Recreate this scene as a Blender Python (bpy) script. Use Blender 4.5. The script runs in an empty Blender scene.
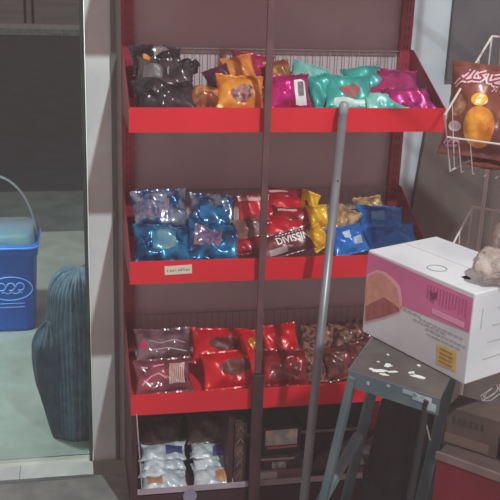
import bpy, bmesh, math, random
from mathutils import Vector, Matrix, noise

sc = bpy.context.scene
COL = sc.collection
# ------------------------------------------------------------------ camera
F = 916.22
O = Vector((-0.17061, -2.72922, 1.88755))
CR = Vector((0.981718, -0.187203, 0.034413))
CU = Vector((0.026506, 0.313494, 0.94922))
CW = Vector((0.188485, 0.930955, -0.312725))
cd = bpy.data.cameras.new('camera'); cam = bpy.data.objects.new('camera', cd); COL.objects.link(cam)
cd.sensor_width = 36; cd.lens = F / 500 * 36; cd.clip_start = .02; cd.clip_end = 200
cam.matrix_world = Matrix(((CR.x, CU.x, -CW.x, O.x), (CR.y, CU.y, -CW.y, O.y), (CR.z, CU.z, -CW.z, O.z), (0, 0, 0, 1)))
sc.camera = cam
# ------------------------------------------------------------------ light
w = bpy.data.worlds.new('world'); sc.world = w; w.use_nodes = True
w.node_tree.nodes['Background'].inputs[0].default_value = (.84, .57, .56, 1)
w.node_tree.nodes['Background'].inputs[1].default_value = .48
ld = bpy.data.lights.new('ceiling_lamp', 'POINT'); ld.energy = 620; ld.shadow_soft_size = .07; ld.color = (.93, 1, .98)
lo = bpy.data.objects.new('ceiling_lamp', ld); lo.location = (1.0, -3.2, 4.27); COL.objects.link(lo)
l2 = bpy.data.lights.new('outside_fill', 'POINT'); l2.energy = 270; l2.shadow_soft_size = .12; l2.color = (.92, 1, .97)  # unseen lamp added to brighten the floor beyond the glass
lp = bpy.data.objects.new('outside_fill', l2); lp.location = (-1.3, .95, 2.5); COL.objects.link(lp)
vs = sc.view_settings
vs.view_transform = 'Standard'; vs.look = 'None'; vs.gamma = 1; vs.use_curve_mapping = False; vs.exposure = 0

rnd = random.Random(7)
HAZE = .018

def ray(px, py): return CR * ((px - 250) / F) - CU * ((py - 250) / F) + CW
def hit(ax, v, px, py):
    d = ray(px, py); return O + d * ((v - O[ax]) / d[ax])
def hitp(P0, n, px, py):
    d = ray(px, py); return O + d * ((P0 - O).dot(n) / d.dot(n))

# ------------------------------------------------------------------ materials
def rgb(h):
    if isinstance(h, str):
        c = [int(h[i:i + 2], 16) / 255 for i in (0, 2, 4)]
        return tuple(x / 12.92 if x <= .04045 else ((x + .055) / 1.055) ** 2.4 for x in c) + (1,)
    return h
MC = {}
def mat(key, c1, c2=None, rough=.5, metal=0, scale=8, bump=0, bscale=40, coat=0, alpha=1, trans=0, lo=.4, hi=.6, spec=.5, detail=3):
    if key in MC: return MC[key]
    m = bpy.data.materials.new(key); m.use_nodes = True; nt = m.node_tree; N = nt.nodes; L = nt.links
    b = N['Principled BSDF']
    b.inputs['Roughness'].default_value = rough; b.inputs['Metallic'].default_value = metal
    b.inputs['Coat Weight'].default_value = coat; b.inputs['Coat Roughness'].default_value = .12
    b.inputs['Alpha'].default_value = alpha; b.inputs['Transmission Weight'].default_value = trans
    b.inputs['Specular IOR Level'].default_value = spec
    tc = N.new('ShaderNodeTexCoord')
    nz = N.new('ShaderNodeTexNoise'); nz.inputs['Scale'].default_value = scale; nz.inputs['Detail'].default_value = detail
    L.new(tc.outputs['Object'], nz.inputs['Vector'])
    rp = N.new('ShaderNodeValToRGB'); e = rp.color_ramp.elements
    e[0].position = lo; e[1].position = hi; e[0].color = rgb(c1); e[1].color = rgb(c2 or c1)
    L.new(nz.outputs['Fac'], rp.inputs['Fac']); L.new(rp.outputs['Color'], b.inputs['Base Color'])
    if bump:
        n2 = N.new('ShaderNodeTexNoise'); n2.inputs['Scale'].default_value = bscale; n2.inputs['Detail'].default_value = 2
        L.new(tc.outputs['Object'], n2.inputs['Vector'])
        bp = N.new('ShaderNodeBump'); bp.inputs['Strength'].default_value = bump; bp.inputs['Distance'].default_value = .01
        L.new(n2.outputs['Fac'], bp.inputs['Height']); L.new(bp.outputs['Normal'], b.inputs['Normal'])
    MC[key] = m; return m
def foil(key, c1, c2=None, metal=.25, rough=.28, **k):
    k['bump'] = k.get('bump', .35) * .45; k.setdefault('bscale', 30); k.setdefault('scale', 14); k.setdefault('coat', .4); k['coat'] *= .5; rough += .07
    return mat(key, c1, c2, rough=rough, metal=metal, **k)

# ------------------------------------------------------------------ object helpers
def link(name, me, m, parent=None):
    o = bpy.data.objects.new(name, me); COL.objects.link(o)
    if m: me.materials.append(m)
    if parent: o.parent = parent
    return o
def from_bm(name, bm, m, parent=None, smooth=False):
    me = bpy.data.meshes.new(name); bmesh.ops.recalc_face_normals(bm, faces=bm.faces[:]); bm.to_mesh(me); bm.free()
    if smooth:
        for p in me.polygons: p.use_smooth = True
    return link(name, me, m, parent)
def tag(o, label, cat, group=None):
    o['label'] = label; o['category'] = cat
    if group: o['group'] = group
    return o
def struct(o): o['kind'] = 'structure'; return o
def empty(name, loc, label, cat, group=None, rz=0):
    o = bpy.data.objects.new(name, None); COL.objects.link(o); o.location = loc; o.rotation_euler = (0, 0, rz)
    o.empty_display_size = .05
    return tag(o, label, cat, group)
def bx(bm, lo_, hi_, mtx=None, bev=0):
    r = bmesh.ops.create_cube(bm, size=1); vs_ = r['verts']
    c = [(a + b) / 2 for a, b in zip(lo_, hi_)]; s = [abs(b - a) for a, b in zip(lo_, hi_)]
    for v in vs_:
        v.co = Vector((v.co.x * s[0] + c[0], v.co.y * s[1] + c[1], v.co.z * s[2] + c[2]))
    if bev:
        es = list({e for v in vs_ for e in v.link_edges})
        r2 = bmesh.ops.bevel(bm, geom=es, offset=bev, segments=2, affect='EDGES', profile=.5)
        vs_ = list({v for f in r2['faces'] for v in f.verts} | {v for v in vs_ if v.is_valid})
    if mtx:
        for v in vs_: v.co = mtx @ v.co
def tube(bm, pts, r, seg=8, closed=False):
    pts = [Vector(p) for p in pts]; rings = []; n = len(pts)
    prev = None
    for i, p in enumerate(pts):
        if closed: t = pts[(i + 1) % n] - pts[i - 1]
        else: t = pts[min(i + 1, n - 1)] - pts[max(i - 1, 0)]
        t.normalize()
        a = prev if prev else (Vector((0, 0, 1)) if abs(t.z) < .9 else Vector((1, 0, 0)))
        u = (a - t * a.dot(t)).normalized(); prev = u; v = t.cross(u)
        rr = r[i] if isinstance(r, (list, tuple)) else r
        rings.append([bm.verts.new(p + (u * math.cos(2 * math.pi * k / seg) + v * math.sin(2 * math.pi * k / seg)) * rr) for k in range(seg)])
    rng = range(n if closed else n - 1)
    for i in rng:
        A, B = rings[i], rings[(i + 1) % n]
        for k in range(seg): bm.faces.new((A[k], A[(k + 1) % seg], B[(k + 1) % seg], B[k]))
    if not closed:
        bm.faces.new(rings[0][::-1]); bm.faces.new(rings[-1])
def prism(bm, pts2, axis, a0, a1):
    def mk(p, a):
        q = list(p); q.insert(axis, a); return bm.verts.new(q)
    A = [mk(p, a0) for p in pts2]; B = [mk(p, a1) for p in pts2]; n = len(pts2)
    bm.faces.new(A); bm.faces.new(B[::-1])
    for i in range(n): bm.faces.new((A[i], B[i], B[(i + 1) % n], A[(i + 1) % n]))
def box_obj(name, lo_, hi_, m, parent=None, bev=0):
    bm = bmesh.new(); bx(bm, lo_, hi_, None, bev); return from_bm(name, bm, m, parent)

# ------------------------------------------------------------------ the setting
YW = .406
m_wall = mat('white_wall', 'd5dcdc', 'c6cfd0', rough=.75, scale=5, bump=.25, bscale=14)
m_wallr = mat('pale_blue_wall', 'c3cdd4', 'b4c0ca', rough=.75, scale=4, bump=.3, bscale=9)
m_floor = mat('shop_floor_tile', '8f928f', '7d807e', rough=.45, scale=12)
m_out = mat('stone_slabs', 'a0a69e', '82897f', rough=.6, scale=5, bump=.15, bscale=20, lo=.3, hi=.7, detail=8)
m_marble = mat('threshold_marble', 'e3eeea', 'd0dedb', rough=.35, scale=10)
m_asph = mat('asphalt', '242e33', '1c2529', rough=.9, scale=4, bump=.3, bscale=60)
m_curb = mat('curb_concrete', '9aa09c', '888e8a', rough=.8)
struct(box_obj('floor', (-2.5, -3.2, -.1), (3.2, .30, 0), m_floor))
struct(box_obj('trim_1', (-2.5, .30, -.1), (-.122, .398, .002), m_marble))             # doorstep
struct(box_obj('trim_2', (-2.5, .2996, .0), (-.122, .283, .006), mat('step_strip', '8c9a98', rough=.3, metal=.6)))
struct(box_obj('ground', (-2.5, .398, -.1), (.4, 3.4, 0), m_out))
struct(box_obj('trim_5', (-2.5, 3.4, -.1), (.4, 4.5, -.002), mat('concrete_fade', '5c6662', '4c5653', rough=.8, scale=5, detail=8)))  # mid-tone strip puts the light's fade toward the street into colour
bm = bmesh.new(); bx(bm, (-30, 4.5, -.12), (30, 17.5, -.01)); struct(from_bm('floor_street', bm, m_asph))
bm = bmesh.new(); bx(bm, (-30, 17.5, -.12), (30, 18.7, .12)); struct(from_bm('trim_3', bm, m_curb))
bm = bmesh.new(); bx(bm, (-30, 18.7, -.12), (30, 34, .1)); struct(from_bm('floor_pavement', bm, mat('far_pavement', '6a706a', '5b615c', rough=.8, scale=.6)))
struct(box_obj('wall_left', (-.118, YW, 0), (-.0, .52, 3.0), m_wall))                # pillar beside the rack
struct(box_obj('wall_back', (-.0, YW, 0), (3.2, .52, 3.0), m_wallr))
struct(box_obj('wall_lintel', (-2.5, YW, 2.12), (-.118, .52, 3.0), m_wall))
struct(box_obj('trim_4', (-.034, .392, 0), (-.018, YW, 3.0), mat('corner_angle', '6f7571', rough=.5, metal=.4)))
# scatter volume added to lift the blacks, like lens haze
hz = bpy.data.materials.new('haze'); hz.use_nodes = True; nt = hz.node_tree; nt.nodes.remove(nt.nodes['Principled BSDF'])
vsn = nt.nodes.new('ShaderNodeVolumeScatter'); vsn.inputs['Color'].default_value = (1, .91, .92, 1); vsn.inputs['Density'].default_value = HAZE; vsn.inputs['Anisotropy'].default_value = 0
nt.links.new(vsn.outputs[0], nt.nodes['Material Output'].inputs['Volume'])
struct(box_obj('haze', (-2.6, -3.6, -.2), (3.3, .38, 4.6), hz))
struct(box_obj('trim_6', (-.392, .302, .002), (-.389, .397, .0028), mat('joint_grey', '8f9a96', rough=.8)))
# tinted glass door leaf standing in the doorway
m_glass = bpy.data.materials.new('tinted_glass'); m_glass.use_nodes = True
nt = m_glass.node_tree; N = nt.nodes; N.remove(N['Principled BSDF'])
tr = N.new('ShaderNodeBsdfTransparent'); tr.inputs[0].default_value = (.84, .92, .93, 1)
gl = N.new('ShaderNodeBsdfGlossy'); gl.inputs['Roughness'].default_value = .03
fr_ = N.new('ShaderNodeFresnel'); fr_.inputs[0].default_value = 1.3
mx = N.new('ShaderNodeMixShader'); nt.links.new(fr_.outputs[0], mx.inputs[0]); nt.links.new(tr.outputs[0], mx.inputs[1]); nt.links.new(gl.outputs[0], mx.inputs[2])
nt.links.new(mx.outputs[0], N['Material Output'].inputs[0])
door = struct(box_obj('door_1', (-1.1, .400, .03), (-.134, .406, 2.1), m_glass))
struct(box_obj('door_edge', (-.134, .399, .004), (-.122, .407, 2.1), mat('green_glass_edge', '26352f', '33433c', rough=.25, coat=.5), door))

# ------------------------------------------------------------------ red rack
RED = mat('red_enamel', 'e01e30', 'd81a2c', rough=.38, scale=3, coat=.25)
RED_SHADE = mat('red_enamel_shaded', 'a02840', '8c2238', rough=.45, scale=5, coat=.2)  # darker copy of the red: shade on posts and brackets is in the colour
BACK = mat('rack_back_panel', 'c8bcc0', 'beb0b6', rough=.6, scale=4)
WIRE = mat('zinc_wire', 'a9a4a4', rough=.35, metal=.6)
DARKB = mat('maroon_plinth', '4a2630', '3c1e28', rough=.5)
ZS = [1.912, 1.4268, .9421, .4772]
D = .386; HF = .0753
def rack(x0, x1, zs, label, fence=True, base=True):
    r = empty('display_rack', (x0, 0, 0), label, 'shelving rack', 'red shop racks')
    W = x1 - x0
    for xa in (0, W - .04):
        bm = bmesh.new()
        bx(bm, (xa, D - .03, 0), (xa + .04, D + .012, 2.6))
        u = from_bm('upright', bm, RED_SHADE, r)
        bm = bmesh.new()
        z = .1
        while z < 2.5:
            for dx in (.012, .024): bx(bm, (xa + dx, D - .0312, z), (xa + dx + .004, D - .0298, z + .016))
            z += .032
        from_bm('slots', bm, mat('slot_dark', '70202f', rough=.8), u)
    box_obj('back_panel', (.04, D - .004, .05), (W - .04, D + .006, 2.6), BACK, r)
    for z in zs:
        bm = bmesh.new()
        bx(bm, (.004, .002, z - .03), (W - .004, D - .032, z - .026))                # tray plate
        bx(bm, (0, 0, z - HF), (W, .004, z))                                        # front lip
        bx(bm, (.004, .004, z - HF), (W - .004, .02, z - HF + .002))
        s = from_bm('shelf', bm, RED, r)
        for xa in (0.0, W - .003):
            bm = bmesh.new()
            prism(bm, [(.004, z - HF + .004), (D - .03, z - HF + .004), (D - .03, z + .145), (D - .06, z + .145), (.004, z - .002)], 0, xa, xa + .003)
            from_bm('bracket', bm, RED_SHADE, s)
        if fence:
            bm = bmesh.new()
            zt = z + .138
            tube(bm, [(.045, D - .03, zt), (W - .045, D - .03, zt)], .0025, 6)
            x = .06
            while x < W - .05:
                tube(bm, [(x, D - .03, z - .024), (x, D - .03, zt)], .0014, 5); x += .026
            from_bm('wire_fence', bm, WIRE, s)
    if base:
        bm = bmesh.new(); bx(bm, (0, .004, 0), (W, D - .035, .088)); bx(bm, (0, .004, .088), (.02, D - .035, .40)); bx(bm, (.335, .02, .088), (.352, D - .06, .36))
        from_bm('base', bm, DARKB, r); box_obj('base_back', (.03, D - .012, .088), (W - .03, D - .006, .40), mat('shade_liner', '3a2a30', '30242a', rough=.7), r)  # dark sheet added so the back of the base tier reads as shade
    return r
rk = rack(0, 1.0, ZS, 'red metal snack rack with bags on its shelves beside the white pillar')
box_obj('price_rail', (.02, -.003, .098), (.98, .0035, .117), mat('pale_rail', 'b9a9b2', 'a898a4', rough=.4), rk)
dp = tag(box_obj('shadow_panel', (1.155, YW - .022, 1.462), (1.75, YW - .001, 2.1), mat('charcoal_shadow', '5c5a5e', '545256', rough=.6)), 'charcoal panel as painted shadow on the pale wall right of the red rack, top right', 'panel')  # dark sheet in place of a shadow on the wall
bm = bmesh.new(); prism(bm, [(1.048, .75), (1.095, 1.30), (1.8, 1.30), (1.8, .75)], 1, YW - .03, YW - .008)
bd = tag(from_bm('shadow_board', bm, mat('shadow_board', '6f6460', '675a56', rough=.7, scale=3)), 'brown board as painted shadow on the pale wall behind the wire baskets', 'board')  # board shaped and coloured as the lower wall shadow
bm = bmesh.new(); prism(bm, [(1.03, 0), (1.048, .7498), (1.8, .7498), (1.8, 0)], 1, YW - .03, YW - .008); from_bm('lower_shadow', bm, MC['shadow_board'], bd)
# price tag on the middle shelf
pt = tag(box_obj('price_tag', (.145, -.0025, .890), (.232, -.0005, .919), mat('cream_paper', 'd9d2c0', 'cfc6b2', rough=.7)), 'cream paper price tag stuck on the red front of the second visible shelf', 'price tag')
pt.rotation_euler = (0, -.04, 0)
bm = bmesh.new()
for k in range(9):
    x = .153 + k * .0085; bx(bm, (x, -.003, .902 + rnd.uniform(-.003, .002)), (x + rnd.uniform(.003, .007), -.0026, .906 + rnd.uniform(0, .003)))
from_bm('writing', bm, mat('grey_ink', '8f8c84', rough=.7), pt)

bm = bmesh.new(); tube(bm, [(.018, -.004, .41), (.036, -.004, .112)], .0025, 6); from_bm('tray_rod', bm, MC['pale_rail'], rk)
# vertical flat bar and leaning pole
st = empty('vertical_bar', (.42, -.03, 0), 'thin dark brown upright bar in front of the red rack, left of the pole', 'bar')
box_obj('bar', (-.011, -.006, .55), (.011, .006, 2.7), mat('brown_bar', '6d4a4c', '5d3c40', rough=.5), st, .002)
box_obj('sleeve', (-.018, -.010, 0), (.02, .010, .545), mat('dark_sleeve', '4b3036', '40282e', rough=.5), st, .003)
st.rotation_euler = (0, -.004, 0)
P1 = Vector((.653, -.03, 1.438)); P0 = Vector((.4463, -.5276, 0.012))
pole = empty('broom_pole', P0, 'long grey metal pole leaning against the top visible shelf of the red rack', 'pole')
bm = bmesh.new(); tube(bm, [(0, 0, 0), P1 - P0], .0138, 16)
from_bm('shaft', bm, mat('grey_pole', '8b8d92', '7b7d83', rough=.4, metal=.3, scale=6), pole, True)
d = (P1 - P0).normalized()
bm = bmesh.new(); tube(bm, [P1 - P0 - d * .03, P1 - P0 + d * .004, P1 - P0 + d * .012, P1 - P0 + d * .015], [.0146, .0146, .011, .003], 16)
from_bm('end_cap', bm, mat('pole_cap', '9a9aa0', rough=.4), pole, True)
bm = bmesh.new(); q = (P1 - P0) - d * .23 + Vector((0, -.0138, .002)); tube(bm, [q, q + Vector((0, -.0025, 0))], .0028, 8)
from_bm('rivet', bm, mat('rivet_dark', '3a3a40', rough=.5), pole)

# ------------------------------------------------------------------ bags
class Pouch: pass
def pouch(name, label, cat, group, c, w_, h_, t, tilt, spin, m, surf=None, yaw=0, roll=0, seed=0, wr=1.0, neck=0, nx=30, ny=26, seal=True, floor=None):
    """pillow pack: local x across, y along (towards the back), z outwards (up/front)"""
    P = Pouch(); P.w, P.h, P.t, P.seed = w_, h_, t, seed
    off = Vector((seed * 3.17, seed * 1.31, seed * .77))
    def S(u, v, side=1, lift=0):
        au, av = abs(u), abs(v)
        fu = max(0, 1 - au ** 3.2) ** .7; fv = max(0, 1 - (min(1, av / .86)) ** 2.6) ** .65
        T = t / 2 * fu * fv
        x = u * w_ / 2 * (1 - .10 * (1 - av ** 2) * (1 if t > .02 else .3)); y = v * h_ / 2 * (1 - .03 * (1 - au * au))
        if neck and v > .45:
            k = (v - .45) / .55; x *= 1 - neck * math.sin(min(1, k * 1.3) * math.pi / 2); T *= 1 - .4 * k
        n1 = noise.noise(Vector((x * 22, y * 22, side * 2.0)) + off); n2 = noise.noise(Vector((x * 60, y * 60, side * 3.0)) + off)
        ridge = abs(noise.noise(Vector((x * 34, y * 20, side)) + off * 2))
        z = side * T * (1 + .35 * n1 * wr - .25 * ridge * wr) + side * .0022 * n2 * wr * fu * (fv > 0)
        fold = math.sin(u * 16 + seed) * .0022 * wr * (av ** 3)
        bend = .012 * noise.noise(Vector((u * .9, v * .9, 7)) + off) * wr
        z += fold + bend + .006 * math.sin(u * 5 + v * 3 + seed * 1.7) * wr * (1 - au ** 4) * fv * side * (T > .004) + side * (.0005 + lift)
        e = .0009 * math.sin(v * 25 + seed) * wr * (au > .95)
        return Vector((x + e, y + (.0015 * math.sin(u * 40) if av > .98 else 0), z))
    P.S = S
    root = bpy.data.objects.new(name, bpy.data.meshes.new(name)); COL.objects.link(root)
    bm = bmesh.new()
    for side in (1, -1):
        g = [[bm.verts.new(S(-1 + 2 * i / nx, -1 + 2 * j / ny, side)) for j in range(ny + 1)] for i in range(nx + 1)]
        for i in range(nx):
            for j in range(ny):
                f = (g[i][j], g[i + 1][j], g[i + 1][j + 1], g[i][j + 1]); bm.faces.new(f if side == 1 else f[::-1])
        if side == 1: A = g
        else: B = g
    for j in range(ny):
        bm.faces.new((A[0][j], A[0][j + 1], B[0][j + 1], B[0][j])); bm.faces.new((A[nx][j + 1], A[nx][j], B[nx][j], B[nx][j + 1]))
    for i in range(nx):
        bm.faces.new((A[i + 1][0], A[i][0], B[i][0], B[i + 1][0])); bm.faces.new((A[i][ny], A[i + 1][ny], B[i + 1][ny], B[i][ny]))
    bm.to_mesh(root.data); bm.free()
    for p in root.data.polygons: p.use_smooth = True
    root.data.materials.append(m)
    R = Matrix.Rotation(yaw, 4, 'Z') @ Matrix.Rotation(roll, 4, 'Y') @ Matrix.Rotation(tilt, 4, 'X') @ Matrix.Rotation(spin, 4, 'Z')
    c = Vector(c)
    if surf is not None:
        zm = min((R @ v.co).z for v in root.data.vertices)
        if c.z + zm < surf + .001: c.z = surf + .001 - zm
        ym = max((R @ v.co).y for v in root.data.vertices)
        if c.y + ym > D - .034: c.y = D - .036 - ym
        yn = min((R @ v.co).y for v in root.data.vertices)
        if c.y + yn < .007: c.y = .008 - yn
        xs_ = [(R @ v.co).x for v in root.data.vertices]
        if c.x + max(xs_) > .991: c.x = .991 - max(xs_)
        if c.x + min(xs_) < .009: c.x = .009 - min(xs_)
    root.matrix_world = Matrix.Translation(c) @ R
    P.o = root; tag(root, label, cat, group)
    if seal:
        for sgn, nm in ((1, 'end_seal'), (-1, 'end_seal')):
            if neck and sgn == 1: continue
            patch(P, nm, -.985, .985, *((.90, .985) if sgn == 1 else (-.985, -.90)), seal if not isinstance(seal, bool) else m, nx=24, ny=3, lift=.0006, crimp=True)
    return P
def patch(P, name, u0, u1, v0, v1, m, shape=None, nx=14, ny=10, lift=.0012, label=None, crimp=False, rot=0):
    """printed area lying on the face of a pouch; shape 'oval' trims to an ellipse"""
    bm = bmesh.new(); cu, cv, ru, rv = (u0 + u1) / 2, (v0 + v1) / 2, (u1 - u0) / 2, (v1 - v0) / 2
    def q(a, b_):
        if shape == 'oval':
            aa = a * math.sqrt(max(0, 1 - b_ * b_ / 2)); bb = b_ * math.sqrt(max(0, 1 - a * a / 2)); a, b_ = aa, bb
        if rot:
            a, b_ = a * math.cos(rot) - b_ * math.sin(rot), a * math.sin(rot) + b_ * math.cos(rot)
        u, v = cu + a * ru, cv + b_ * rv
        u = max(-.99, min(.99, u)); v = max(-.99, min(.99, v))
        p = P.S(u, v, 1, lift)
        if crimp: p.z += .0008 * (1 + math.sin(u * 90))
        return p
    g = [[bm.verts.new(q(-1 + 2 * i / nx, -1 + 2 * j / ny)) for j in range(ny + 1)] for i in range(nx + 1)]
    for i in range(nx):
        for j in range(ny): bm.faces.new((g[i][j], g[i + 1][j], g[i + 1][j + 1], g[i][j + 1]))
    me = bpy.data.meshes.new(name); bm.to_mesh(me); bm.free()
    for p in me.polygons: p.use_smooth = True
    o = link(name, me, m, P.o)
    if label: o['label'] = label
    return o
def strokes(P, name, lines, m, wd, lift=.0016, box=(-1, 1, -1, 1)):
    """pen strokes mapped on the pouch face; lines in unit coordinates inside box"""
    bm = bmesh.new(); bu0, bu1, bv0, bv1 = box
    sx = (bu1 - bu0) * P.w / 2; sy = (bv1 - bv0) * P.h / 2
    def mp(x, y, l): return P.S(bu0 + (bu1 - bu0) * x, bv0 + (bv1 - bv0) * y, 1, l)
    for li, ln in enumerate(lines):
        pts = []
        for i in range(len(ln) - 1):
            n = max(1, int(math.hypot((ln[i + 1][0] - ln[i][0]) * sx, (ln[i + 1][1] - ln[i][1]) * sy) / .004))
            for k in range(n): pts.append(((ln[i][0] * (n - k) + ln[i + 1][0] * k) / n, (ln[i][1] * (n - k) + ln[i + 1][1] * k) / n))
        pts.append(ln[-1]); prev = None
        for i, p in enumerate(pts):
            a = pts[max(0, i - 1)]; c = pts[min(len(pts) - 1, i + 1)]
            dx, dy = (c[0] - a[0]) * sx, (c[1] - a[1]) * sy; l = math.hypot(dx, dy) or 1
            nx_, ny_ = -dy / l * wd / 2 / sx, dx / l * wd / 2 / sy
            e = lift + li * .00005
            cur = [bm.verts.new(mp(p[0] + nx_ * s, p[1] + ny_ * s, e)) for s in (1, 0, -1)]
            if prev:
                for k in (0, 1): bm.faces.new((prev[k], cur[k], cur[k + 1], prev[k + 1]))
            prev = cur
    me = bpy.data.meshes.new(name); bm.to_mesh(me); bm.free()
    return link(name, me, m, P.o)
def text_mesh(body, bold=.0):
    cu = bpy.data.curves.new('t', 'FONT'); cu.body = body; cu.resolution_u = 3; cu.offset = bold
    o = bpy.data.objects.new('t', cu); COL.objects.link(o)
    bpy.context.view_layer.update(); dg = bpy.context.evaluated_depsgraph_get()
    me = bpy.data.meshes.new_from_object(o.evaluated_get(dg)); bpy.data.objects.remove(o)
    xs = [v.co.x for v in me.vertices]; ys = [v.co.y for v in me.vertices]
    for v in me.vertices: v.co = Vector(((v.co.x - min(xs)) / (max(xs) - min(xs)), (v.co.y - min(ys)) / (max(ys) - min(ys)), 0))
    return me
def text_on(P, name, body, m, u0, u1, v0, v1, slant=0, lift=.0018, bold=.02):
    me = text_mesh(body, bold); bm = bmesh.new(); bm.from_mesh(me)
    bmesh.ops.triangulate(bm, faces=bm.faces[:])
    for _ in range(2):
        es = [e for e in bm.edges if e.calc_length() > .06]
        if es: bmesh.ops.subdivide_edges(bm, edges=es, cuts=1); bmesh.ops.triangulate(bm, faces=bm.faces[:])
    for v in bm.verts:
        x, y = v.co.x, v.co.y
        v.co = P.S(u0 + (u1 - u0) * x, v0 + (v1 - v0) * y + slant * x, 1, lift)
    bm.to_mesh(me); bm.free(); return link(name, me, m, P.o)

R_ = math.radians
def put(px, py, y): return hit(1, y, px, py)
GOLD = foil('gold_foil', 'e0a030', 'c87f20', metal=.6)
WHT = mat('white_print', 'e8e6e6', 'd8d6d8', rough=.5)
# ---- first visible shelf
z = ZS[1] - .026
blk = foil('black_foil', '231c22', '4a4046', metal=.35, rough=.2, bump=.6, bscale=22)
blk2 = foil('charcoal_foil', '3a3036', '5b4f54', metal=.3, rough=.24, bump=.6, bscale=22)
G1 = 'bags on the first visible shelf'
pouch('snack_bag', 'glossy black foil bag at the bottom of the black pile on the upper shelf', 'snack bag', G1, put(165, 97, .09), .20, .15, .065, R_(34), R_(4), blk, z, seed=1, wr=1.6)
p = pouch('snack_bag', 'dark grey bag in the middle of the black pile on the upper shelf', 'snack bag', G1, put(165, 77, .15), .19, .14, .05, R_(48), R_(-8), blk2, z, seed=2, wr=1.7)
patch(p, 'printed_panel', -.8, -.1, -.25, .35, mat('grey_print', '6f666a', '5c5458', rough=.4))
p = pouch('snack_bag', 'black bag with small orange label on top of the black pile', 'snack bag', G1, put(157, 61, .22), .17, .12, .06, R_(40), R_(3), blk, z, seed=3, wr=1.8)
patch(p, 'orange_label', -.62, -.2, -.35, -.05, mat('orange_label', 'd99a4a', 'c07c30', rough=.4), label='small orange label')
patch(p, 'silver_highlight', -.1, .5, .25, .7, mat('silver_highlight', 'b8b4b6', '8f8a8c', rough=.2, metal=.7))  # foil highlight painted as a silver patch
pouch('snack_bag', 'small twisted black bag sticking out to the right of the black pile', 'snack bag', G1, put(187, 68, .18), .07, .09, .03, R_(50), R_(-60), blk, z, seed=4, neck=.6)
p = pouch('snack_bag', 'copper brown bag low between the black pile and the yellow bag', 'snack bag', G1, put(207, 98, .09), .12, .10, .05, R_(35), R_(-6), foil('copper_foil', 'a5603f', '7d3f2c', metal=.35), z, seed=5, wr=1.3)
patch(p, 'printed_panel', -.7, .6, -.2, .4, mat('copper_print', 'c98a52', '9a4d36', rough=.4, scale=30))
pouch('snack_bag', 'dark purple bag behind the copper brown bag', 'snack bag', G1, put(220, 80, .2), .09, .10, .04, R_(50), R_(20), foil('plum_foil', '4b2338', '6d3a52'), z, seed=6)
yel = foil('yellow_orange_foil', 'eda23a', 'd57a2a', metal=.15)
p = pouch('snack_bag', 'yellow orange bag with an oval picture of nuts', 'snack bag', G1, put(240, 93, .08), .155, .13, .06, R_(48), R_(-4), yel, z, seed=7, wr=1.2)
patch(p, 'picture', -.45, .55, -.62, .22, mat('nut_picture', 'b98a84', '6f3b40', rough=.35, scale=70), 'oval')
pouch('snack_bag', 'orange bag standing behind the yellow one with the nut picture', 'snack bag', G1, put(240, 72, .24), .11, .12, .04, R_(55), R_(12), foil('orange_foil', 'e89545', 'd97a40', metal=.15), z, seed=8)
pnk = foil('pink_foil', 'd8307a', 'b02a66', metal=.35, rough=.22)
pouch('snack_bag', 'dark pink bag pushed behind the orange bags', 'snack bag', G1, put(252, 70, .30), .15, .12, .04, R_(60), R_(-8), foil('dark_pink_foil', 'c22c5c', '8f2448', metal=.3), z, seed=9)
p = pouch('snack_bag', 'shiny magenta bag with a white barcode label', 'snack bag', G1, put(289, 93, .08), .145, .13, .055, R_(50), R_(2), foil('magenta_foil', 'e0208a', 'a81c66', metal=.45, rough=.2), z, seed=10, wr=1.3)
lb = patch(p, 'barcode_label', .2, .72, -.75, .45, WHT)
strokes(p, 'barcode', [[(.28 + .05 * k, -.0), (.28 + .05 * k, 1)] for k in range(9)], mat('print_black', '6b6068', rough=.6), .0016, .0019, (.2, .8, -.35, .3))
pouch('snack_bag', 'gold brown bag behind the magenta bag', 'snack bag', G1, put(279, 74, .24), .09, .10, .04, R_(55), R_(10), foil('gold_brown_foil', 'b8924a', '8a4038', metal=.35, scale=25), z, seed=11)
teal = foil('teal_foil', '3fb5ac', '2a9a94', metal=.15, rough=.3, scale=10)
teal2 = foil('pale_teal_foil', '8fd6cc', '56bdb4', metal=.15, rough=.3, scale=10)
pouch('snack_bag', 'teal bag lying at the back beside the magenta bag', 'snack bag', G1, put(309, 77, .27), .13, .12, .045, R_(38), R_(-20), teal2, z, seed=12)
pouch('snack_bag', 'teal bag standing on edge right of the barcode label', 'snack bag', G1, put(322, 94, .11), .09, .12, .045, R_(55), R_(15), teal, z, seed=13)
p = pouch('snack_bag', 'teal bag with a red oval picture behind the top of the pole', 'snack bag', G1, put(348, 92, .09), .16, .14, .055, R_(42), R_(-4), teal, z, seed=14)
patch(p, 'picture', -.5, .45, -.55, .25, mat('red_oval_picture', 'b5525a', '8f7068', rough=.4, scale=50), 'oval', rot=.2)
patch(p, 'pale_band', -.7, .6, -.9, -.6, mat('pale_band', 'cfe6e2', rough=.4))
pouch('snack_bag', 'teal bag lying crosswise behind the red oval picture', 'snack bag', G1, put(366, 80, .22), .15, .12, .05, R_(36), R_(8), teal, z, seed=15)
p = pouch('snack_bag', 'flat pale teal bag at the shelf edge beside the magenta pink bags', 'snack bag', G1, put(385, 101, .05), .15, .085, .035, R_(28), R_(6), teal2, z, seed=16)
mg = foil('purple_pink_foil', 'b83070', '8f2860', metal=.25, rough=.3)
pouch('snack_bag', 'dull purple pink bag upper of two at the right end of the upper shelf', 'snack bag', G1, put(405, 86, .2), .19, .16, .05, R_(36), R_(-5), mg, z, seed=17)
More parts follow.
